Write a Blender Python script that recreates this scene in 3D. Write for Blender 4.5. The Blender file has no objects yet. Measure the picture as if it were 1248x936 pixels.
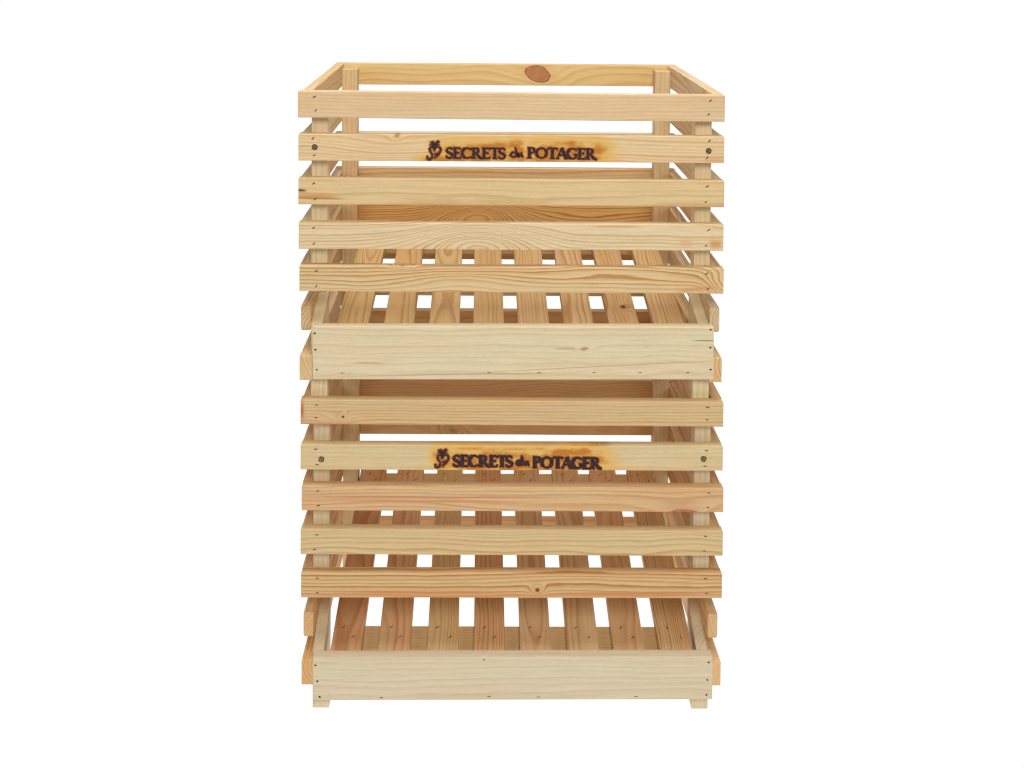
import bpy, bmesh, math, random
from mathutils import Vector, Matrix, noise as mnoise
MM = 0.001
SC = bpy.context.scene
COL = SC.collection

# ------------------------------------------------------------------ camera model (mm, photo pixels 1248x936)
CX, CY, CZ = -38.07, -1340.09, 904.05
PIT, ROL, YAW = 0.027454, -0.007257, -0.006459
FPX, UX, UY = 1397.84, 595.04, -25.29
def cam_dir(d):
    c, s = math.cos(YAW), math.sin(YAW); x = c*d[0]+s*d[1]; y = -s*d[0]+c*d[1]; z = d[2]
    c, s = math.cos(PIT), math.sin(PIT); y2 = c*y-s*z; z2 = s*y+c*z
    c, s = math.cos(ROL), math.sin(ROL); return (c*x-s*z2, y2, s*x+c*z2)
E = [cam_dir(v) for v in ((1,0,0),(0,1,0),(0,0,1))]
RIGHT = Vector((E[0][0], E[1][0], E[2][0])); FWD = Vector((E[0][1], E[1][1], E[2][1])); UP = Vector((E[0][2], E[1][2], E[2][2]))
def at(px, py, Y):
    """point of the vertical plane y = Y (mm) that a measured photo pixel shows"""
    d = RIGHT*(px-UX)/FPX + FWD - UP*(py-UY)/FPX
    t = (Y-CY)/d.y
    return Vector((CX+d.x*t, Y, CZ+d.z*t))

# ------------------------------------------------------------------ materials
class NT:
    def __init__(s, name):
        s.m = bpy.data.materials.new(name); s.m.use_nodes = True
        s.t = s.m.node_tree; s.t.nodes.clear()
        s.out = s.t.nodes.new('ShaderNodeOutputMaterial')
        s.b = s.t.nodes.new('ShaderNodeBsdfPrincipled'); s.t.links.new(s.b.outputs[0], s.out.inputs[0])
    def put(s, sock, v):
        if isinstance(v, bpy.types.NodeSocket): s.t.links.new(v, sock)
        else: sock.default_value = v
    def M(s, op, a, b=0.0, c=None, clamp=False):
        n = s.t.nodes.new('ShaderNodeMath'); n.operation = op; n.use_clamp = clamp
        s.put(n.inputs[0], a); s.put(n.inputs[1], b)
        if c is not None: s.put(n.inputs[2], c)
        return n.outputs[0]
    def vec(s, x, y, z):
        n = s.t.nodes.new('ShaderNodeCombineXYZ'); s.put(n.inputs[0], x); s.put(n.inputs[1], y); s.put(n.inputs[2], z); return n.outputs[0]
    def noise(s, v, scale=1.0, detail=2.0, rough=.5):
        n = s.t.nodes.new('ShaderNodeTexNoise'); s.put(n.inputs['Vector'], v)
        n.inputs['Scale'].default_value = scale; n.inputs['Detail'].default_value = detail; n.inputs['Roughness'].default_value = rough
        return n.outputs['Fac']
    def ramp(s, f, stops):
        n = s.t.nodes.new('ShaderNodeValToRGB'); s.put(n.inputs[0], f)
        cr = n.color_ramp
        while len(cr.elements) < len(stops): cr.elements.new(0.5)
        for e, (p, c) in zip(cr.elements, stops):
            e.position = p; e.color = (c, c, c, 1) if not hasattr(c, '__len__') else (*c, 1)
        return n.outputs[0]
    def mix(s, f, a, b, mode='MIX'):
        n = s.t.nodes.new('ShaderNodeMix'); n.data_type = 'RGBA'; n.blend_type = mode
        s.put(n.inputs[0], f)
        for i, v in ((6, a), (7, b)):
            if isinstance(v, tuple): v = (*v, 1) if len(v) == 3 else v
            s.put(n.inputs[i], v)
        return n.outputs[2]

def lin(c): 
    return tuple(((v/255+0.055)/1.055)**2.4 if v/255 > .04045 else v/255/12.92 for v in c)

GAIN = 1.0
def pine(name, tint=(214,182,138), seed=0, y0=30, z0=8, rw=3.4, wave=5, tilt=0.0, contrast=.5, knots=(), scorch=None, red=0.0, streaks=(), grey=0.0, swells=()):
    """sawn pine: growth rings round a pith line seen by the board's own cut; all lengths in mm, object space.
    y0/z0 = pith distance into the board / across it, knots = (x, z, half length, half height, kind, angle)"""
    n = NT(name); M = n.M
    tc = n.t.nodes.new('ShaderNodeTexCoord')
    sp = n.t.nodes.new('ShaderNodeSeparateXYZ'); n.t.links.new(tc.outputs['Object'], sp.inputs[0])
    x = M('MULTIPLY', sp.outputs[0], 1000.); y = M('MULTIPLY', sp.outputs[1], 1000.); z = M('MULTIPLY', sp.outputs[2], 1000.)
    rnd = random.Random(seed*7+3); o1, o2, o3 = [rnd.uniform(0, 900) for _ in range(3)]
    def nz(sx, sy, sz, off, detail=2., rough=.5):
        return n.noise(n.vec(M('MULTIPLY_ADD', x, sx, off), M('MULTIPLY_ADD', y, sy, off*.37), M('MULTIPLY_ADD', z, sz, off*.71)), 1., detail, rough)
    w1 = M('SUBTRACT', nz(.0065, .006, .010, o1, 1.5), .5)
    w2 = M('SUBTRACT', nz(.012, .02, .03, o2, 2.), .5)
    w3 = M('SUBTRACT', nz(.03, .25, .25, o3, 2.), .5)
    yy = M('ADD', M('ADD', y, y0), M('MULTIPLY', w1, wave*3.2))
    zz = M('ADD', M('ADD', M('ADD', z, z0), M('MULTIPLY', x, tilt)), M('MULTIPLY', w2, wave*.9))
    r = M('SQRT', M('ADD', M('MULTIPLY', yy, yy), M('MULTIPLY', zz, zz)))
    for (kx, kz, a, b, am) in swells:
        p = M('DIVIDE', M('SUBTRACT', x, kx), a); q = M('DIVIDE', M('SUBTRACT', z, kz), b)
        r = M('ADD', r, M('MULTIPLY', M('EXPONENT', M('MULTIPLY', M('ADD', M('MULTIPLY', p, p), M('MULTIPLY', q, q)), -1.), 0), am))
    kmasks = []
    for (kx, kz, a, b, kind, ang) in knots:
        ca, sa = math.cos(ang), math.sin(ang)
        dx = M('SUBTRACT', x, kx); dz = M('SUBTRACT', z, kz)
        u = M('ADD', M('MULTIPLY', dx, ca), M('MULTIPLY', dz, sa)); v = M('SUBTRACT', M('MULTIPLY', dz, ca), M('MULTIPLY', dx, sa))
        def dist(ka, kb):
            p = M('DIVIDE', u, ka); q = M('DIVIDE', v, kb)
            return M('SQRT', M('ADD', M('MULTIPLY', p, p), M('MULTIPLY', q, q)))
        far = dist(a*2.4, b*2.0)
        g = M('EXPONENT', M('MULTIPLY', M('MULTIPLY', far, far), -1.), 0)
        r = M('ADD', r, M('MULTIPLY', g, (3.6 if kind in ('dark', 'red') else 2.)*rw))
        kmasks.append((M('ADD', dist(a, b), M('MULTIPLY', w3, .35)), kind))
    t = M('ADD', M('DIVIDE', r, rw), M('MULTIPLY', w3, .28))
    wid = M('MULTIPLY', M('SUBTRACT', n.noise(n.vec(M('MULTIPLY', r, .09), o2, 0.), 1., 1.), .5), 2.2)
    t = M('ADD', t, wid)
    fr = M('FRACT', t)
    ring = n.ramp(fr, [(0., .0), (.35, .10), (.62, .45), (.78, 1.), (.92, .9), (1., 0.)])
    amp = n.ramp(n.noise(n.vec(M('FLOOR', t), o1, 0.), 1.7, 0.), [(.25, .35), (.7, 1.)])
    ring = M('MULTIPLY', M('MULTIPLY', ring, amp), contrast)
    base = lin(tint); base = (min(.86, base[0]*1.07), min(.8, base[1]*1.12), min(.7, base[2]*1.14))
    late = (base[0]*.68, base[1]*.49, base[2]*.30)
    early = (min(1, base[0]*1.04), base[1]*1.05, base[2]*1.08)
    c = n.mix(M('MULTIPLY', ring, 1.35, clamp=True), early, late)
    # broad tone drift: yellower sapwood and pinker heartwood along the board
    tone = nz(.004, .01, .035, o3, 3., .55)
    c = n.mix(M('MULTIPLY', n.ramp(tone, [(.42, 0.), (.68, 1.)]), .45+red), c, n.mix(1., c, (1.0, .87, .76), 'MULTIPLY'))
    c = n.mix(M('MULTIPLY', n.ramp(nz(.008, .03, .05, o2+31, 2.), [(.45, 0.), (.7, 1.)]), .5), c, n.mix(1., c, (.97, 1.0, .98), 'MULTIPLY'))
    # fibres and pores
    fib = nz(.02, 1.6, 2.2, o2, 3., .65)
    c = n.mix(1., c, n.ramp(fib, [(.25, .78), (.5, .99), (.75, 1.09)]), 'MULTIPLY')
    fine = nz(.25, 3., 4.2, o1, 2., .7)
    c = n.mix(1., c, n.ramp(fine, [(.3, .89), (.6, 1.05)]), 'MULTIPLY')
    for (sx, sz, hl, hh, col, sl) in streaks:      # resin streaks, checks and splits with a shape of their own
        p = M('DIVIDE', M('SUBTRACT', x, sx), hl)
        q = M('DIVIDE', M('SUBTRACT', M('SUBTRACT', M('ADD', z, M('MULTIPLY', w2, 3. if hh > .6 else .6)), sz), M('MULTIPLY', M('SUBTRACT', x, sx), sl)), hh)
        d = M('ADD', M('MULTIPLY', M('MULTIPLY', p, p), M('MULTIPLY', p, p)), M('MULTIPLY', q, q))
        m = M('EXPONENT', M('MULTIPLY', d, -1.2), 0)
        c = n.mix(m, c, lin(col))
    for d, kind in kmasks:
        if kind == 'sound':
            kc = n.mix(nz(.15, .3, .3, o1, 3.), n.ramp(M('FRACT', M('MULTIPLY', d, 4.1)), [(0, lin((202,150,102))), (.7, lin((186,130,84))), (1, lin((170,112,70)))]), lin((160,100,58)))
            kc = n.mix(n.ramp(d, [(.86, 0.), (.97, 1.), (1.04, .7)]), kc, lin((112,62,36)))
            halo = lin((212,162,108))
        elif kind == 'soft':
            kc = n.ramp(d, [(0, lin((150,112,66))), (.45, lin((184,148,98))), (1, lin((200,164,114)))]); halo = lin((206,170,118))
        elif kind == 'red':
            kc = n.ramp(M('FRACT', M('MULTIPLY', d, 3.5)), [(0, lin((196,134,96))), (.6, lin((176,110,76))), (1, lin((150,84,56)))]); halo = lin((206,156,112))
        else:
            kc = n.ramp(d, [(0, lin((70,40,20))), (.5, lin((120,74,40))), (1, lin((176,124,74)))]); halo = lin((200,155,100))
        c = n.mix(n.ramp(M('MULTIPLY', d, .4), [(.36, .5), (.72, 0.)]), c, halo)
        c = n.mix(n.ramp(d, [(.95, 1.), (1.12, 0.)]), c, kc)
    if scorch:
        sn = n.noise(n.vec(M('MULTIPLY_ADD', x, .05, o1), 0., M('MULTIPLY_ADD', z, .10, 5.)), 1., 3., .6)
        tot = None
        for (sx, sz, hl, hh, st) in scorch:
            p = M('DIVIDE', M('SUBTRACT', x, sx), hl); q = M('DIVIDE', M('SUBTRACT', z, sz), hh)
            p2 = M('MULTIPLY', p, p); q2 = M('MULTIPLY', q, q)
            d = M('ADD', M('MULTIPLY', p2, p2), q2)
            g = M('MULTIPLY', M('EXPONENT', M('MULTIPLY', d, -1.), 0), st)
            tot = g if tot is None else M('MAXIMUM', tot, g)
        k = M('MULTIPLY', tot, n.ramp(sn, [(.28, .42), (.6, 1.3)]), clamp=True)
        c = n.mix(n.ramp(k, [(.04, 0.), (.34, .74), (.75, .97)]), c, n.mix(n.ramp(k, [(.5, 0.), (1., 1.)]), lin((222,174,88)), lin((190,116,36))))
    if grey: c = n.mix(grey, c, lin((196,176,152)))
    n.put(n.b.inputs['Base Color'], c)
    n.put(n.b.inputs['Roughness'], n.ramp(fib, [(0, .7), (1, .52)]))
    n.b.inputs['Specular IOR Level'].default_value = .25
    bp = n.t.nodes.new('ShaderNodeBump'); bp.inputs['Strength'].default_value = .25; bp.inputs['Distance'].default_value = .0003
    n.put(bp.inputs['Height'], M('ADD', M('MULTIPLY', ring, .6), fib)); n.t.links.new(bp.outputs[0], n.b.inputs['Normal'])
    return n.m

def plain(name, col, rough=.6, metal=0., var=0., vs=400):
    n = NT(name); c = lin(col)
    if var:
        tc = n.t.nodes.new('ShaderNodeTexCoord'); f = n.noise(tc.outputs['Object'], vs, 3.)
        c = n.mix(n.ramp(f, [(.35, 0.), (.65, 1.)]), c, lin(var))
        n.put(n.b.inputs['Base Color'], c)
    else: n.b.inputs['Base Color'].default_value = (*c, 1)
    n.b.inputs['Roughness'].default_value = rough; n.b.inputs['Metallic'].default_value = metal
    return n.m
M_STAPLE = plain('staple_steel', (92,70,44), .5, .3, (60,42,24))
M_HOLE = plain('nail_head_steel', (46,34,24), .5, .4)
M_SCREW = plain('screw_steel', (176,146,92), .4, .5)
M_DARK = plain('screw_recess', (26,20,14), .7)
M_CHAR = plain('charred_wood', (34,13,14), .9, 0., (64,38,36), 500)

M_SINGE = plain('singed_wood', (112,58,26), .85, 0., (176,108,44), 420)

# ------------------------------------------------------------------ geometry helpers
def link(name, bm, mat, parent=None, M=None):
    me = bpy.data.meshes.new(name); bm.to_mesh(me); bm.free()
    if mat: me.materials.append(mat)
    o = bpy.data.objects.new(name, me); COL.objects.link(o)
    if parent: o.parent = parent
    if M is not None: o.matrix_local = M
    return o

SEED = [100]
def board_mesh(L, T, H, bowy=1., bow=.35, bevel=.8, roundz=0., tl=(0,0), seed=0):
    """one sawn board, length on x, thickness on y, height on z (mm). edges eased, slightly bowed.
    tl = (left, right) extra height taper of the lower edge, roundz = rounding of the end corners"""
    bm = bmesh.new(); rnd = random.Random(seed)
    nseg = max(2, int(L/28))
    vs = []
    for i in range(nseg+1):
        f = i/nseg; x = -L/2+L*f
        vs.append([bm.verts.new((x, yy, zz)) for yy, zz in ((-T/2, -H/2), (T/2, -H/2), (T/2, H/2), (-T/2, H/2))])
    for i in range(nseg):
        for k in range(4):
            a, b = vs[i], vs[i+1]; bm.faces.new((a[k], a[(k+1) % 4], b[(k+1) % 4], b[k]))
    bm.faces.new(vs[0][::-1]); bm.faces.new(vs[-1])
    bmesh.ops.recalc_face_normals(bm, faces=bm.faces)
    long_e = [e for e in bm.edges if len(e.link_faces) == 2 and e.calc_face_angle(0) > 1]
    bmesh.ops.bevel(bm, geom=long_e, offset=bevel, segments=2, affect='EDGES', profile=.6)
    if roundz:
        for v in bm.verts:
            for s in (-1, 1):
                d = L/2-roundz
                if v.co.x*s > d-1e-6 and False: pass
    ph = [rnd.uniform(0, 6.3) for _ in range(6)]; s1, s2 = rnd.uniform(.4, 1), rnd.uniform(.4, 1)
    for v in bm.verts:
        x = v.co.x
        v.co.z += bow*(s1*math.sin(x/L*4.2+ph[0])+.35*math.sin(x/L*15+ph[1]))*.6 + bow*.35*math.sin(x/37.+ph[2]+(2 if v.co.z > 0 else 0))*.4
        v.co.y += bowy*bow*(s2*math.sin(x/L*3.4+ph[3]))*.5
    for v in bm.verts: v.co *= MM
    for f in bm.faces: f.smooth = False
    return bm

def frame(ex, ey, ez, c):
    m = Matrix.Identity(4)
    for i, e in enumerate((ex, ey, ez)):
        for k in range(3): m[k][i] = e[k]
    for k in range(3): m[k][3] = c[k]*MM
    return m
X, Yv, Z = Vector((1,0,0)), Vector((0,1,0)), Vector((0,0,1))

def board(name, root, c, ex, ey, ez, L, T, H, mat, **kw):
    SEED[0] += 1
    bm = board_mesh(L, T, H, seed=SEED[0], **kw)
    Mw = frame(ex, ey, ez, c)
    Mw.translation -= root.location
    o = link(name, bm, mat, root, Mw)
    return o

def rng(a, b): return R.uniform(a, b)
R = random.Random(11)

def staple(par, x, z, face, ang, ln=2.6, wd=.75, depth=.0):
    """staple crown pressed into the face y = face of its board"""
    bm = bmesh.new()
    n = 6
    pts = [(-ln/2+ln*i/n) for i in range(n+1)]
    ring = []
    for i, u in enumerate(pts):
        h = wd/2*(1 if 0 < i < n else .55)
        s = -1 if face < 0 else 1
        ring.append([bm.verts.new((u*MM, 0, -h*MM)), bm.verts.new((u*MM, s*.22*MM, -h*.6*MM)), bm.verts.new((u*MM, s*.22*MM, h*.6*MM)), bm.verts.new((u*MM, 0, h*MM))])
    for i in range(n):
        for k in range(3):
            bm.faces.new((ring[i][k], ring[i][k+1], ring[i+1][k+1], ring[i+1][k]))
    bm.faces.new(ring[0]); bm.faces.new(ring[-1][::-1])
    bmesh.ops.recalc_face_normals(bm, faces=bm.faces)
    m = Matrix.Translation((x*MM, face*MM, z*MM)) @ Matrix.Rotation(ang, 4, 'Y')
    return link('staple', bm, M_STAPLE, par, m)

def nail(par, x, z, face, r=1.3):
    bm = bmesh.new(); rnd = random.Random(int(x*31+z*7)); n = 10
    s = -1 if face < 0 else 1
    c = bm.verts.new((0, s*.10*MM, 0)); a = [rnd.uniform(.75, 1.2) for _ in range(n)]
    o_ = [bm.verts.new((r*1.1*a[i]*math.cos(i*2*math.pi/n)*MM, s*.03*MM, r*.85*a[i]*math.sin(i*2*math.pi/n)*MM)) for i in range(n)]
    i_ = [bm.verts.new((v.co.x*.7, s*.22*MM, v.co.z*.7)) for v in o_]
    for i in range(n):
        bm.faces.new((o_[i], o_[(i+1) % n], i_[(i+1) % n], i_[i])); bm.faces.new((i_[i], i_[(i+1) % n], c))
    bmesh.ops.recalc_face_normals(bm, faces=bm.faces)
    return link('nail_head', bm, M_HOLE, par, Matrix.Translation((x*MM, face*MM, z*MM)))

def screw(par, x, z, face):
    bm = bmesh.new(); n = 24
    def ringv(r, y): return [bm.verts.new((r*math.cos(i*2*math.pi/n)*MM, y*MM, r*math.sin(i*2*math.pi/n)*MM)) for i in range(n)]
    rs = [ringv(3.5, -.05), ringv(3.35, -.35), ringv(2.9, -.5), ringv(2.0, -.55)]
    for a, b in zip(rs, rs[1:]):
        for i in range(n): bm.faces.new((a[i], a[(i+1) % n], b[(i+1) % n], b[i]))
    bm.faces.new(rs[-1])
    bmesh.ops.recalc_face_normals(bm, faces=bm.faces)
    s = link('screw', bm, M_DARK, par, Matrix.Translation((x*MM, face*MM, z*MM)))
    # bright dished head with a cross recess, in the same mesh
    me = s.data; me.materials.append(M_SCREW)
    bm = bmesh.new(); bm.from_mesh(me)
    for k in range(4):
        a0 = k*math.pi/2+.5
        vv = [bm.verts.new((rr*math.cos(a)*MM, -.62*MM, rr*math.sin(a)*MM)) for rr, a in ((.8, a0+.35), (2.5, a0+.25), (2.7, a0+.8), (2.5, a0+1.3), (.8, a0+1.2))]
        f = bm.faces.new(vv); f.material_index = 1
    bm.to_mesh(me); bm.free()
    return s

# ------------------------------------------------------------------ burned lettering (own stroke letters with serifs)
def arc(cx, cz, rx, rz, a0, a1, n=14):
    return [(cx+rx*math.cos(math.radians(a0+(a1-a0)*i/n)), cz+rz*math.sin(math.radians(a0+(a1-a0)*i/n))) for i in range(n+1)]
TK, TN, SF = .19, .10, .075
def serif(x, z, w=.30): return ([(x-w/2, z), (x+w/2, z)], SF)
def glyph(ch):
    if ch == 'E': return .62, [([(.16,.03),(.16,.97)], TK), ([(.0,.96),(.55,.96)], TN), ([(.55,.98),(.57,.80)], SF), ([(.16,.52),(.46,.52)], TN), ([(.46,.62),(.46,.42)], SF), ([(.0,.04),(.60,.04)], TN), ([(.58,.02),(.63,.22)], SF)]
    if ch == 'T': return .64, [([(.36,.03),(.36,.97)], TK), ([(.0,.95),(.72,.95)], TN+.01), ([(.01,.98),(.0,.78)], SF), ([(.71,.98),(.72,.78)], SF), serif(.36,.035,.36)]
    if ch == 'S': return .52, [(arc(.27,.74,.21,.22,35,210,12)+[(.14,.56),(.27,.50),(.38,.42)]+arc(.25,.26,.23,.23,40,-145,12), [TN]*9+[.16]*10+[TN+.02]*20), ([(.45,.96),(.46,.76)], SF), ([(.04,.04),(.03,.26)], SF)]
    if ch == 'C': return .80, [(arc(.46,.5,.38,.46,48,312,22), [TN]*6+[TK]*11+[TN]*8), ([(.76,.97),(.77,.74)], SF), ([(.78,.03),(.79,.22)], SF)]
    if ch == 'G': return .84, [(arc(.46,.5,.38,.46,48,320,22), [TN]*6+[TK]*11+[TN]*8), ([(.76,.97),(.77,.74)], SF), ([(.72,.08),(.72,.42)], TK*.9), ([(.55,.43),(.86,.43)], SF)]
    if ch == 'O': return .94, [(arc(.47,.5,.38,.45,90,450,30), [TN]*4+[TK-.01]*8+[TN]*7+[TK-.01]*8+[TN]*6)]
    if ch == 'P': return .60, [([(.16,.03),(.16,.97)], TK), serif(.16,.035,.36), ([(.0,.96),(.3,.96)], TN), (arc(.28,.73,.25,.23,90,-90,12), [TN]*3+[TK-.02]*7+[TN]*5), ([(.16,.50),(.3,.50)], TN)]
    if ch == 'R': return .78, [([(.16,.03),(.16,.97)], TK), serif(.16,.035,.36), ([(.0,.96),(.3,.96)], TN), (arc(.28,.74,.23,.22,90,-90,12), [TN]*3+[TK-.02]*7+[TN]*5), ([(.16,.52),(.3,.52)], TN), ([(.30,.52),(.62,.10),(.86,-.02)], [TK*.8, TK, TN])]
    if ch == 'A': return .78, [([(.10,.03),(.42,.98)], TN), ([(.40,1.0),(.76,.03)], TK+.02), ([(.22,.34),(.62,.34)], TN), serif(.10,.03,.26), serif(.76,.03,.30)]
HALO = .13
def ribbon(bm, pts, w, T0, y, mi=0):
    if mi == 0:      # the browned fringe just round each burned stroke
        ww = [v+HALO for v in w] if hasattr(w, '__len__') else w+HALO
        (xa, za), (xb, zb) = pts[0], pts[1]; (xc, zc), (xd, zd) = pts[-2], pts[-1]
        la = math.hypot(xb-xa, zb-za) or 1; lb = math.hypot(xd-xc, zd-zc) or 1
        P = [(xa-(xb-xa)/la*.05, za-(zb-za)/la*.05)]+list(pts[1:-1])+[(xd+(xd-xc)/lb*.05, zd+(zd-zc)/lb*.05)]
        ribbon(bm, P, ww, T0, y+.10, 1)
    n = len(pts)
    if not hasattr(w, '__len__'): w = [w]*n
    w = list(w)+[w[-1]]*n
    rows = []
    for i, p in enumerate(pts):
        a = pts[max(0, i-1)]; b = pts[min(n-1, i+1)]
        dx, dz = b[0]-a[0], b[1]-a[1]; l = math.hypot(dx, dz) or 1; nx, nz_ = -dz/l, dx/l
        q = [T0(p[0]+nx*w[i]/2*s, p[1]+nz_*w[i]/2*s) for s in (1, -1)]
        rows.append([bm.verts.new((q[0][0]*MM, y*MM, q[0][1]*MM)), bm.verts.new((q[1][0]*MM, y*MM, q[1][1]*MM))])
    for i in range(n-1):
        f = bm.faces.new((rows[i][0], rows[i][1], rows[i+1][1], rows[i+1][0])); f.material_index = mi
def word(bm, txt, P0, P1, h, face, fat=1.0, cnt=[0]):
    """P0/P1 local (x,z) of the baseline ends, h cap height (mm)"""
    tot = sum(glyph(c)[0] for c in txt)
    L = math.hypot(P1[0]-P0[0], P1[1]-P0[1]); ux, uz = (P1[0]-P0[0])/L, (P1[1]-P0[1])/L
    k = L/tot; x0 = 0
    for ch in txt:
        wd, st = glyph(ch)
        for pts, w in st:
            cnt[0] += 1
            ww = [v*fat for v in w] if hasattr(w, '__len__') else w*fat
            kk = k/h     # keep pen widths even if the letters are stretched
            P = [((x0+p[0])*kk, p[1]) for p in pts]
            T0 = lambda a, b: (P0[0]+ux*a*h-uz*b*h, P0[1]+uz*a*h+ux*b*h)
            ribbon(bm, P, ww, T0, face-.16-.009*(cnt[0] % 12))
        x0 += wd
def du_mark(bm, P0, s, face, heavy):
    """small joined script 'du' between the two words, blurred by the burn"""
    T0 = lambda a, b: (P0[0]+a*s, P0[1]+b*s)
    k = 1.5 if heavy else 1.0
    st = [([(.48,.34)]+arc(.30,.23,.19,.17,60,330,12)+[(.46,.20)], .12*k),
          ([(.44,.78),(.50,.60),(.50,.30),(.52,.12),(.60,.07)], [.07*k,.12*k,.14*k,.12*k,.10*k]),
          ([(.60,.07),(.64,.40),(.66,.16),(.74,.07),(.84,.14),(.88,.40)], .12*k),
          ([(.88,.40),(.89,.14),(.95,.07),(1.03,.14)], .11*k),
          ([(.0,.14),(.12,.20),(.22,.34)], [.05*k,.09*k,.08*k])]
    if heavy: st += [([(.12,.2),(.5,.22),(.9,.22)], .26), ([(.3,.4),(.5,.55),(.6,.62)], [.1,.22,.1])]
    for i, (p, w) in enumerate(st): ribbon(bm, p, w, T0, face-.16-.009*i)
def emblem(bm, P0, s, face, f=1.0):
    """heart drawn as an S and a mirrored curve, with a leaf tuft; box about .9 x 1.1 units"""
    T0 = lambda a, b: (P0[0]+a*s, P0[1]+b*s)
    st = [([(.46,.56),(.44,.68),(.34,.74),(.24,.70),(.20,.58),(.24,.44),(.33,.32),(.36,.18),(.30,.05),(.18,-.01),(.07,.04),(.05,.14),(.10,.18)], [.05,.07,.09,.10,.10,.09,.08,.10,.11,.10,.10,.09,.05]),
          ([(.48,.56),(.54,.68),(.66,.75),(.78,.71),(.84,.58),(.80,.44),(.70,.30),(.58,.17),(.46,.04)], [.05,.07,.08,.10,.11,.10,.11,.10,.04]),
          ([(.46,.34),(.54,.28),(.64,.32),(.70,.40)], [.08,.10,.11,.06]),
          ([(.46,.62),(.48,.84),(.47,.96)], [.20,.20,.12]),
          ([(.24,.98),(.36,1.00),(.46,.86)], [.08,.15,.17]),
          ([(.74,1.06),(.62,.98),(.50,.84)], [.08,.15,.17]),
          ([(.20,.84),(.34,.86),(.5,.80),(.66,.86),(.74,.82)], [.05,.09,.13,.09,.05]),
          ([(.46,.50),(.48,.62)], [.06,.14])]
    for i, (p, w) in enumerate(st):
        w = [v*f for v in w]; ribbon(bm, p, w, T0, face-.16-.009*i)

# ------------------------------------------------------------------ the setting
def make_surface():
    n = NT('glowing_white_backdrop')
    e = n.t.nodes.new('ShaderNodeEmission'); e.inputs[0].default_value = (1, 1, 1, 1); e.inputs[1].default_value = 1.02  # glow added to the plain white backdrop so it shows no shadow; no real backlight
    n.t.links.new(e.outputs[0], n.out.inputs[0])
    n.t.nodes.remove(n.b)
    bm = bmesh.new()
    prof = [(-900, -9.6), (1700, -9.6)]
    for i in range(1, 13):
        a = math.radians(90*i/12); prof.append((1700+500*math.sin(a), 490.4-500*math.cos(a)))
    prof.append((2200, 3600))
    rows = []
    for (y, z) in prof: rows.append([bm.verts.new((sx*5500*MM, y*MM, z*MM)) for sx in (-1, 1)])
    for a, b in zip(rows, rows[1:]): bm.faces.new((a[0], a[1], b[1], b[0]))
    o = link('surface', bm, n.m); o['kind'] = 'structure'
    for f in o.data.polygons: f.use_smooth = True
    return o
make_surface()

# ------------------------------------------------------------------ crates
T = 14.0
def mx(o, x, y=None): return x
PINK = (212,172,130)
def root_at(name, z, label, x=0):
    r = bpy.data.objects.new(name, None); COL.objects.link(r); r.location = (x*MM, 175*MM, z*MM)
    r.empty_display_size = .05; r['label'] = label; r['category'] = 'crate'; r['group'] = 'stacked wooden produce crates'
    return r

# measured corners of the front slats: left x, right x, bottom-left y, bottom-right y, height mm, material args
UP_F = [
 (362.7,883.3,143.4,148.6,31.0, dict(tint=(212,180,137), y0=60,z0=60,rw=3.0,wave=3,contrast=.22,red=.2)),
 (363.5,882.6,195.7,199.0,31.2, dict(tint=(218,186,140), y0=26,z0=50,rw=4.,wave=5,contrast=.42,tilt=.02)),
 (363.5,882.6,249.1,252.9,31.0, dict(tint=(212,180,130), y0=55,z0=30,rw=5.,wave=4,contrast=.35)),
 (363.8,881.7,303.1,306.0,31.0, dict(tint=(217,190,148), y0=22,z0=52,rw=4.4,wave=5,contrast=.62)),
 (364.7,881.8,354.7,358.3,30.0, dict(tint=(214,182,134), y0=18,z0=50,rw=4.3,wave=5,contrast=.85))]
LO_F = [
 (366.2,881.5,517.2,520.1,29.0, dict(tint=(204,170,122), y0=40,z0=48,rw=3.2,wave=3,contrast=.45,red=.1)),
 (366.2,880.8,572.2,574.0,29.0, dict(tint=(206,180,134), y0=80,z0=60,rw=5.,wave=2,contrast=.18)),
 (367.5,881.5,622.0,624.4,29.0, dict(tint=(206,168,122), y0=30,z0=60,rw=4.6,wave=5,contrast=.5,red=.25)),
 (366.2,880.8,675.7,677.5,29.5, dict(tint=(204,174,126), y0=50,z0=26,rw=2.9,wave=4,contrast=.42)),
 (366.8,879.8,728.4,729.1,29.5, dict(tint=(204,166,116), y0=18,z0=50,rw=4.2,wave=5,contrast=.9))]
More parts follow.
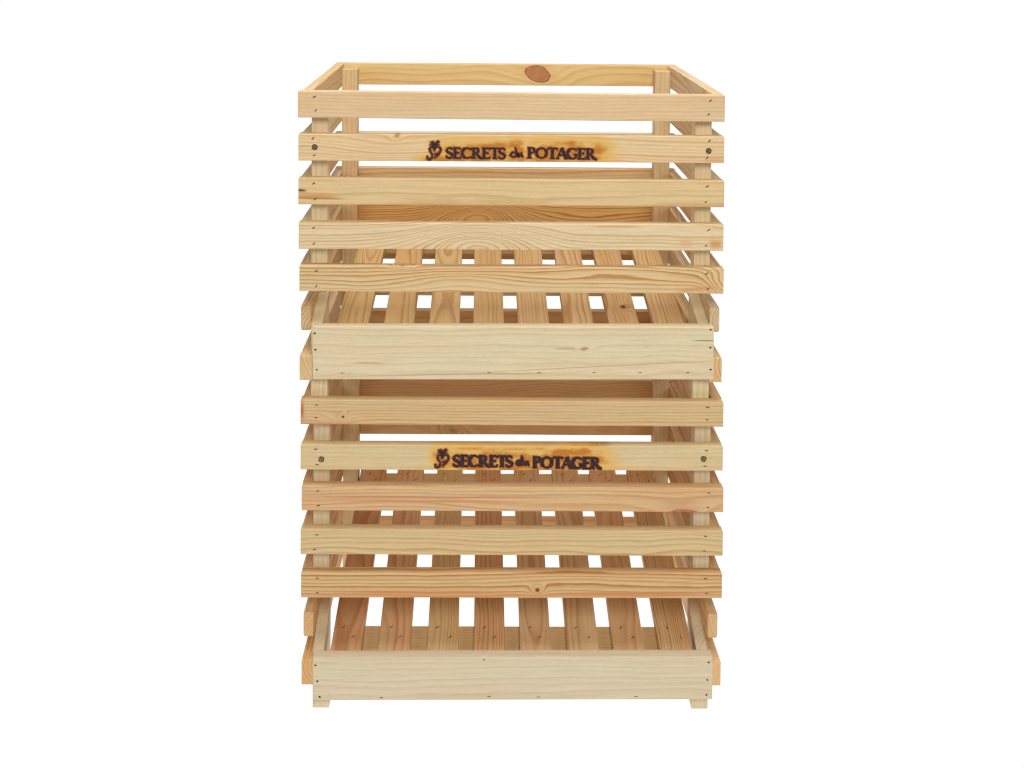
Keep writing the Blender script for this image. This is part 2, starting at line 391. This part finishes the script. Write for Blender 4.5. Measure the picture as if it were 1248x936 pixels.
# extra features per front slat in photo pixels: knots (px, py, a, b, kind, ang), streaks (px, py, hl, hh, colour, slope)
KN = {('u',1): [(484,165,3.4,2.6,'soft',.3)], ('u',2): [], ('u',4): [(490,323,4.5,2.,'dark',0)],
      ('l',2): [(833,629,21,9,'red',0)], ('l',4): [(655,719,3.,2.6,'dark',0)], ('l',0): [(418,508,2.0,1.6,'dark',.7)]}
ST = {('u',2): [(385,239,26,3.4,(206,152,92),-.02),(366,232,7,1.6,(60,40,24),-.05),(380,241,40,1.2,(176,124,78),-.03),(640,251,260,1.6,(206,150,100),0)],
      ('u',3): [(872,298,7,6,(206,150,98),0),(836,296,8,5,(216,176,122),0),(750,276,30,1.5,(206,160,110),0)],
      ('u',4): [(850,352,24,3,(206,152,96),.08)],
      ('u',1): [(870,196,12,2,(214,160,108),0)],
      ('l',0): [(367,500,3.5,12,(180,110,66),0),(400,516,40,1.6,(206,140,100),0)],
      ('l',1): [(718,543.4,24,.7,(96,58,30),0),(655,543,80,.9,(168,112,56),0)],
      ('l',2): [(520,606,150,1.2,(192,128,86),0),(520,611,110,1.6,(200,140,98),0)],
      ('l',4): [(520,722,110,2.2,(196,132,80),0),(780,723,90,2.,(196,128,78),.01),(600,726,240,1.5,(204,140,90),0)]}
SW = {('u',3): [(580,296,66,24,-40), (775,272,110,9,-12)], ('u',4): [(560,340,60,14,-8), (750,330,120,9,-9), (888,352,22,26,26), (450,350,60,10,4)],
      ('u',1): [(470,178,50,14,8), (620,172,60,14,-4)], ('u',2): [(560,250,170,9,5)], ('l',2): [(690,620,120,14,6), (480,612,90,7,-3)], ('l',4): [(560,735,90,10,5), (720,705,120,9,-5)], ('l',0): [(410,512,16,8,7)]}
BRAND = {('u',1): dict(em=(519.5,194.2,20.5), s1=(543.6,192.9,615.8,193.6), du=(620.6,192.2,16.0), s2=(642.6,192.8,726.2,194.4), h=12.8, fat=1.38, heavy=False, ef=1.0),
         ('l',1): dict(em=(529.3,569.4,20.5), s1=(552.2,568.4,624.6,569.2), du=(628.0,568.0,16.2), s2=(649.2,570.2,732.0,571.6), h=13.6, fat=1.75, heavy=True, ef=1.15)}

def face_local(o_c, px, py, face_y=0.):
    p = at(px, py, face_y); return p.x-o_c[0], p.z-o_c[2]

def build_crate(key, root, F, dx, zs, floor_line, planks, plank_len, side_z6, side_z7, board_px, post_top, foot_z, post_w, tints):
    rr = random.Random(5 if key == 'u' else 9)
    # --- front slats
    geo = []
    for i, (xl, xr, yl, yr, h, ma) in enumerate(F):
        a = at(xl, yl, 0); b = at(xr, yr, 0)
        L = (b-a).length; ex = (b-a).normalized(); ez = ex.cross(Yv).normalized()*1.0
        ez = Vector((-ex.z, 0, ex.x))
        c = (a+b)/2+ez*h/2; c.y = T/2
        def loc(px, py): 
            d = at(px, py, 0)-Vector((c.x, 0, c.z)); return d.dot(ex), d.dot(ez)
        kn = [(*loc(k[0], k[1]), k[2], k[3], k[4], k[5]) for k in KN.get((key, i), [])]
        st = [(*loc(k[0], k[1]), k[2], k[3], k[4], k[5]) for k in ST.get((key, i), [])]
        sc = None
        B = BRAND.get((key, i))
        if B:
            mid = (B['s1'][1]-6.5)
            pts = [(582, mid-1, 50, 14, 1.05), (560, mid+8, 46, 8, 1.1), (600, mid-9, 26, 7, .8), (629, mid-4, 12, 15, .95), (690, mid, 54, 16, 1.1), (700, mid-8, 34, 9, 1.), (660, mid+8, 60, 6, .95)] if key == 'u' else \
                  [(540, mid-4, 15, 15, .85), (592, mid-2, 52, 13, 1.), (590, mid+8, 60, 6, 1.), (636, mid, 18, 13, .95), (690, mid-1, 54, 15, 1.), (700, mid-10, 40, 8, 1.), (640, mid+8, 105, 6, .95), (610, mid-14.5, 80, 4., .7)]
            sc = [(*loc(p[0], p[1]), p[2], p[3], p[4]) for p in pts]
        sw = [(*loc(k[0], k[1]), k[2], k[3], k[4]) for k in SW.get((key, i), [])]
        m = pine('pine_front_%s%d' % (key, i), swells=sw, seed=i+(20 if key == 'l' else 0), knots=kn, streaks=st, scorch=sc, **ma)
        o = board('front_slat', root, c, ex, Yv, ez, L, T, h, m, bowy=0.)
        for s in (-1, 1):
            xs = s*(L/2-19)+rr.uniform(-2, 2)
            d1, d2 = (rr.uniform(3, 6), rr.uniform(-11, -8)) if not B else (9.5, -9.5)
            ang = -.65 if key == 'u' else -.05
            staple(o, xs, (.30 if not B else .34)*h, -T/2, ang+rr.uniform(-.2, .2), rr.uniform(3.6, 4.8), 1.25)
            staple(o, xs+rr.uniform(-3, 2), (-.22 if i in (0,) else -.30)*h, -T/2, ang+rr.uniform(-.25, .25), rr.uniform(3.2, 4.6), 1.2)
            if B: 
                q = loc(*((383.5, 179.3) if s < 0 else (863.7, 184.0)) if key == 'u' else ((391.7, 559.8) if s < 0 else (857.5, 559.3)))
                screw(o, q[0], q[1], -T/2)
        if B:
            bm = bmesh.new(); q = loc(B['em'][0], B['em'][1]); emblem(bm, q, B['em'][2]/1.02, -T/2, B['ef']); e = link('burned_emblem', bm, M_CHAR, o); e.data.materials.append(M_SINGE)
            bm = bmesh.new()
            for k, w in (('s1', 'SECRETS'), ('s2', 'POTAGER')):
                word(bm, w, loc(B[k][0], B[k][1]), loc(B[k][2], B[k][3]), B['h'], -T/2, B['fat'])
            du_mark(bm, loc(B['du'][0], B['du'][1]), B['du'][2], -T/2, B['heavy'])
            e = link('burned_lettering', bm, M_CHAR, o); e.data.materials.append(M_SINGE)
        geo.append(((a.z+b.z)/2, h))
    rows = geo + [side_z6, side_z7]
    # --- side slats and back slats
    def tt(): 
        t = rr.choice(tints); return dict(tint=t, y0=rr.choice((18, 30, 60)), z0=rr.uniform(-40, 40), rw=rr.uniform(2.6, 4.2), wave=rr.uniform(3, 7), contrast=rr.uniform(.35, .75), tilt=rr.uniform(-.03, .03), seed=rr.randint(50, 999), red=rr.uniform(0, .35))
    for i, (zb, h) in enumerate(rows):
        for s in (-1, 1):
            j = rr.uniform(-.8, .8)
            t = 14.8 if i == 6 else 12.6
            y0 = -.4 if i == 6 else T+.3
            y1 = 335.4
            cx = dx+s*(250-t/2-(.2 if i == 5 and key == 'u' else 1.2 if i == 5 else 0.2))+(1.2 if i == 6 and s < 0 else 0); hh = h-.4
            board('side_slat', root, (cx, (y0+y1)/2, zb+hh/2+j*(0 if i > 4 else 1)), Yv, -X, Z, y1-y0, t, hh, pine('pine_side', **tt()), bevel=(3.2 if i == 5 else .9))
        mm = tt()
        zz = zb+(0 if i < 5 else -1.5)
        kn = []
        if key == 'u' and i == 0:
            p = at(655.5, 90, 336); kn = [(-(p.x-dx), p.z-(zb+h/2), 19.5, 12.2, 'sound', .32)]; mm.update(tint=(212,178,120), red=0, contrast=.4, y0=60, z0=30)
        if key == 'u' and i == 4: mm.update(y0=20, z0=50, wave=4, contrast=1., rw=3.2, tint=(214,172,110), swells=((40, -2, 56, 24, -34), (-120, -8, 80, 10, 8)))
        if key == 'l' and i == 3:
            p = at(552, 525, 336); kn = [(-(p.x-dx), p.z-(zb+h/2), 9, 5, 'soft', .3)]
        # back boards face the other way round: outer face is the board's -y
        board('back_slat', root, (dx, 336+T/2, zz+h/2), -X, -Yv, Z, 499.6, T-.4, h, pine('pine_back', knots=kn, **mm))
    # --- corner posts
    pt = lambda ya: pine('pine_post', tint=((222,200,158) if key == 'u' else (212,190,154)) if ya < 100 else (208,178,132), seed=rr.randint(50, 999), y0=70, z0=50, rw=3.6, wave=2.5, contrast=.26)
    o6, o0, o1 = post_w              # opening: underside of the upper uprights, cheek height at the front and at the back
    for sx in (-1, 1):
        xa, xb = sorted((dx+sx*237.2, dx+sx*224.2))
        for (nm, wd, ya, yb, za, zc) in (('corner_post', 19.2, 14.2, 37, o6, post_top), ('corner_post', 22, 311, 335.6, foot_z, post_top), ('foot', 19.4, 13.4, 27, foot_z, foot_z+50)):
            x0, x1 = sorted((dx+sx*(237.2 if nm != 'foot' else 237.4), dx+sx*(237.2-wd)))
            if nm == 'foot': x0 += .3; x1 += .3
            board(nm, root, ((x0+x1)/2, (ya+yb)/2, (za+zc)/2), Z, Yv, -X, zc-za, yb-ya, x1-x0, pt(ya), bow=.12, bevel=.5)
        # short lower upright with its sloping top, seen inside the opening
        bm = bmesh.new(); fz = foot_z+1.5; zm = (fz+o1)/2; ym = 46.6+8; xm = (xa+xb)/2
        prof = [(fz, 27.4), (fz, 79), (o1, 79), (o0, 14.2), (foot_z+50.5, 14.2), (foot_z+50.5, 27.4)]
        va = [bm.verts.new(((zz-zm)*MM, (yy-ym)*MM, -6.5*MM)) for zz, yy in prof]; vb = [bm.verts.new((v.co.x, v.co.y, 6.5*MM)) for v in va]
        bm.faces.new(va); bm.faces.new(vb[::-1])
        for k in range(6): bm.faces.new((va[k], vb[k], vb[(k+1) % 6], va[(k+1) % 6]))
        bmesh.ops.recalc_face_normals(bm, faces=bm.faces)
        bmesh.ops.bevel(bm, geom=list(bm.edges), offset=.5*MM, segments=2, affect='EDGES')
        Mw = frame(Z, Yv, -X, (xm, ym, zm)); Mw.translation -= root.location
        link('sloping_cheek', bm, pt(0), root, Mw)
    # --- front board
    (bx0, bx1, t0, t1, b0, b1, ma, kn, st, nails, stp) = board_px
    a = at(bx0, b0, -1); b = at(bx1, b1, -1); h = (at(bx0, t0, -1).z-a.z+at(bx1, t1, -1).z-b.z)/2
    ex = (b-a).normalized(); ez = Vector((-ex.z, 0, ex.x)); c = (a+b)/2+ez*h/2; c.y = T/2-.6
    def loc(px, py):
        d = at(px, py, 0)-Vector((c.x, 0, c.z)); return d.dot(ex), d.dot(ez)
    m = pine('pine_board_%s' % key, knots=[(*loc(k[0], k[1]), *k[2:]) for k in kn], streaks=[(*loc(k[0], k[1]), *k[2:]) for k in st], **ma)
    o = board('front_board', root, c, ex, Yv, ez, (b-a).length, T, h, m, bowy=0.)
    for (px, py) in nails: q = loc(px, py); nail(o, q[0], q[1], -T/2)
    for (px, py) in stp: q = loc(px, py); staple(o, q[0], q[1], -T/2, rr.uniform(-.1, .1), 4.2, .8)
    # --- sloping slatted floor
    z00, sl = floor_line
    ex = Vector((0, 1, sl)).normalized(); ey = Vector((0, -ex.z, ex.y)); ez = X
    y0, y1 = plank_len
    for k, (xa, xb, sk, tn, kk) in enumerate(planks):
        Lk = (y1-y0)/ex.y; yc = (y0+y1)/2
        c = Vector(((xa+xb)/2, yc, z00+sl*yc))-ey*5.5
        ex2 = (ex+X*sk).normalized(); ez2 = ex2.cross(ey).normalized()
        mm = dict(tint=tn, seed=rr.randint(50, 999), y0=rr.choice((16, 30, 60)), z0=rr.uniform(-15, 35), rw=rr.uniform(2.4, 3.6), wave=rr.uniform(2.5, 5), contrast=rr.uniform(.45, .8), red=rr.uniform(0, .3))
        o = board('floor_plank', root, c, ex2, ey, ez2, Lk, 11., xb-xa, pine('pine_plank', knots=kk, **mm), bow=.25)
        if key == 'l':
            for (yy, dxx) in ((36, -7), (50, 6), (318, -6), (306, 7)):
                staple(o, (yy-yc)/ex.y, (dxx if yy < 100 else -dxx)*-1 + rr.uniform(-2, 2), 5.5, (-.7 if k < 7 else .1)+rr.uniform(-.2, .2), 5.2, 1.3)
    for (ya, yb) in ((16.5, 64), (303, 334)):
        yc = (ya+yb)/2; c = Vector((dx+2, yc, z00+sl*yc))-ey*(11+7.3)
        board('floor_cleat', root, c, X, ex, ex.cross(X)*-1 if False else -X.cross(ex)*-1, 430, (yb-ya)*.98, 13.6, pine('pine_cleat', tint=(214,180,128), seed=rr.randint(50, 999), y0=40, z0=10, rw=4., wave=4, contrast=.2), bow=.15)

rU = root_at('wooden_crate', 356.5, 'upper slatted pine crate resting on the other, with a taller, yellowish front board')
rL = root_at('wooden_crate', -9.5, 'lower slatted pine crate under the other, with a greyish front board and feet', 3.3)

TU = [(214,182,136), (210,176,128), (216,188,146), (212,176,124)]
TL = [(210,166,112), (206,160,104), (212,170,120), (206,160,108)]
# planks: x0, x1, skew, tint, knots   (front reference y = 51 / 90)
gx = lambda px, Y, py: at(px, py, Y).x
def plank_list(edges, Y, py, tl, kk):
    out = []
    for i in range(8):
        out.append((gx(edges[2*i], Y, py), gx(edges[2*i+1], Y, py), [0.012, .002, 0, -.002, .002, 0, -.002, -.004][i], tl[i], kk.get(i, ())))
    return out
UPP = plank_list([417.5,453.8,471.8,507.1,525,560.6,577.2,613.4,630.6,667.2,685.2,720.0,737.9,773.3,791.0,826.5], 105, 375.5,
   [(198,162,108),(196,158,106),(198,164,114),(194,156,104),(198,162,112),(200,164,116),(194,154,104),(200,164,114)], {6: ((-70, 4, 5.5, 4.4, 'dark', .2),)})
LPP = plank_list([409.2,445.8,464,502,522,559,577.7,614.7,633.3,669.9,688.9,726.6,743.9,781.3,798.8,837.6], 51, 764.7,
   [(202,152,108),(208,164,118),(208,172,118),(206,158,110),(206,168,122),(208,170,122),(206,162,114),(208,168,118)], {})

build_crate('u', rU, UP_F, 0.0, None, (428.6, .188), UPP, (15, 335), (446.8, 31), (392.9, 29.2),
  (380.6, 869.8, 398.6, 393.6+6.5-1.5, 462.8, 462.6, dict(tint=(214,194,156), y0=40,z0=60,rw=8,wave=7,contrast=.24,seed=71,grey=.05),
   [(712,425,4.6,2.0,'soft',.15)],
   [(690,424.5,14,1.2,(196,164,112),.0),(860,415,14,.6,(110,80,50),-.01),(560,456,110,.8,(186,156,104),.015),(740,446,150,.6,(190,164,116),.05),(450,442,18,1.2,(196,166,116),0)],
   [(383.5,406),(384.5,426),(386.2,450.4),(866,401.6),(865.5,423.5),(866,450.2)],
   [(417,454.4),(596,454),(657,454),(724,454),(780,454),(838,454)]),
  727, 356.6, (494., 456., 474.), TU)
build_crate('l', rL, LO_F, 3.3, None, (55., .248), LPP, (15, 335), (76.2, 31), (28.0, 29.6),
  (381.5, 868.2, 802.6, 799.3, 853.6, 852.8, dict(tint=(208,190,156), y0=50,z0=50,rw=6,wave=6,contrast=.22,seed=72,grey=.26),
   [(590,803.5,1.4,1.2,'dark',0)], [],
   [(384.5,810.5),(387,830),(389.7,848.9),(863.5,807),(862,828.3),(861,846.4)],
   [(465,849.8),(596,848.6),(656,849),(775,848.5)]),
  355.8, -9.2, (129., 58., 92.), TL)

# ------------------------------------------------------------------ light
def area(name, loc, tgt, size, power, col=(1,1,1), sy=None):
    l = bpy.data.lights.new(name, 'AREA'); l.energy = power; l.size = size; l.color = col
    if sy: l.shape = 'RECTANGLE'; l.size_y = sy
    o = bpy.data.objects.new(name, l); COL.objects.link(o); o.location = loc
    o.rotation_euler = (Vector(tgt)-Vector(loc)).to_track_quat('-Z', 'Y').to_euler(); return o
area('softbox_top', (0.0, -.45, 2.7), (0, .1, .4), 1.2, 42)
area('softbox_front', (0.25, -2.5, 2.15), (0, .1, .4), .8, 36)
area('softbox_left', (-2.1, -1.9, 1.3), (0, .1, .4), 1.0, 15)
area('softbox_right', (2.1, -1.9, 1.3), (0, .1, .4), 1.0, 15)
w = bpy.data.worlds.new('World'); SC.world = w; w.use_nodes = True
w.node_tree.nodes['Background'].inputs[0].default_value = (1, 1, 1, 1); w.node_tree.nodes['Background'].inputs[1].default_value = .07

# ------------------------------------------------------------------ camera
cd = bpy.data.cameras.new('camera'); co = bpy.data.objects.new('camera', cd); COL.objects.link(co)
cm = Matrix.Identity(4)
for k in range(3): cm[k][0] = RIGHT[k]; cm[k][1] = UP[k]; cm[k][2] = -FWD[k]
cm.translation = Vector((CX, CY, CZ))*MM
co.matrix_world = cm
cd.sensor_width = 36; cd.lens = FPX/1248*36; cd.shift_x = (624-UX)/1248; cd.shift_y = (UY-468)/1248
cd.clip_start = .01; cd.clip_end = 100
SC.camera = co
SC.view_settings.view_transform = 'Standard'; SC.view_settings.look = 'None'; SC.view_settings.gamma = 1; SC.view_settings.exposure = 0
SC.view_settings.use_curve_mapping = False
SC.cycles.pixel_filter_type = 'BLACKMAN_HARRIS'; SC.cycles.filter_width = 1.15
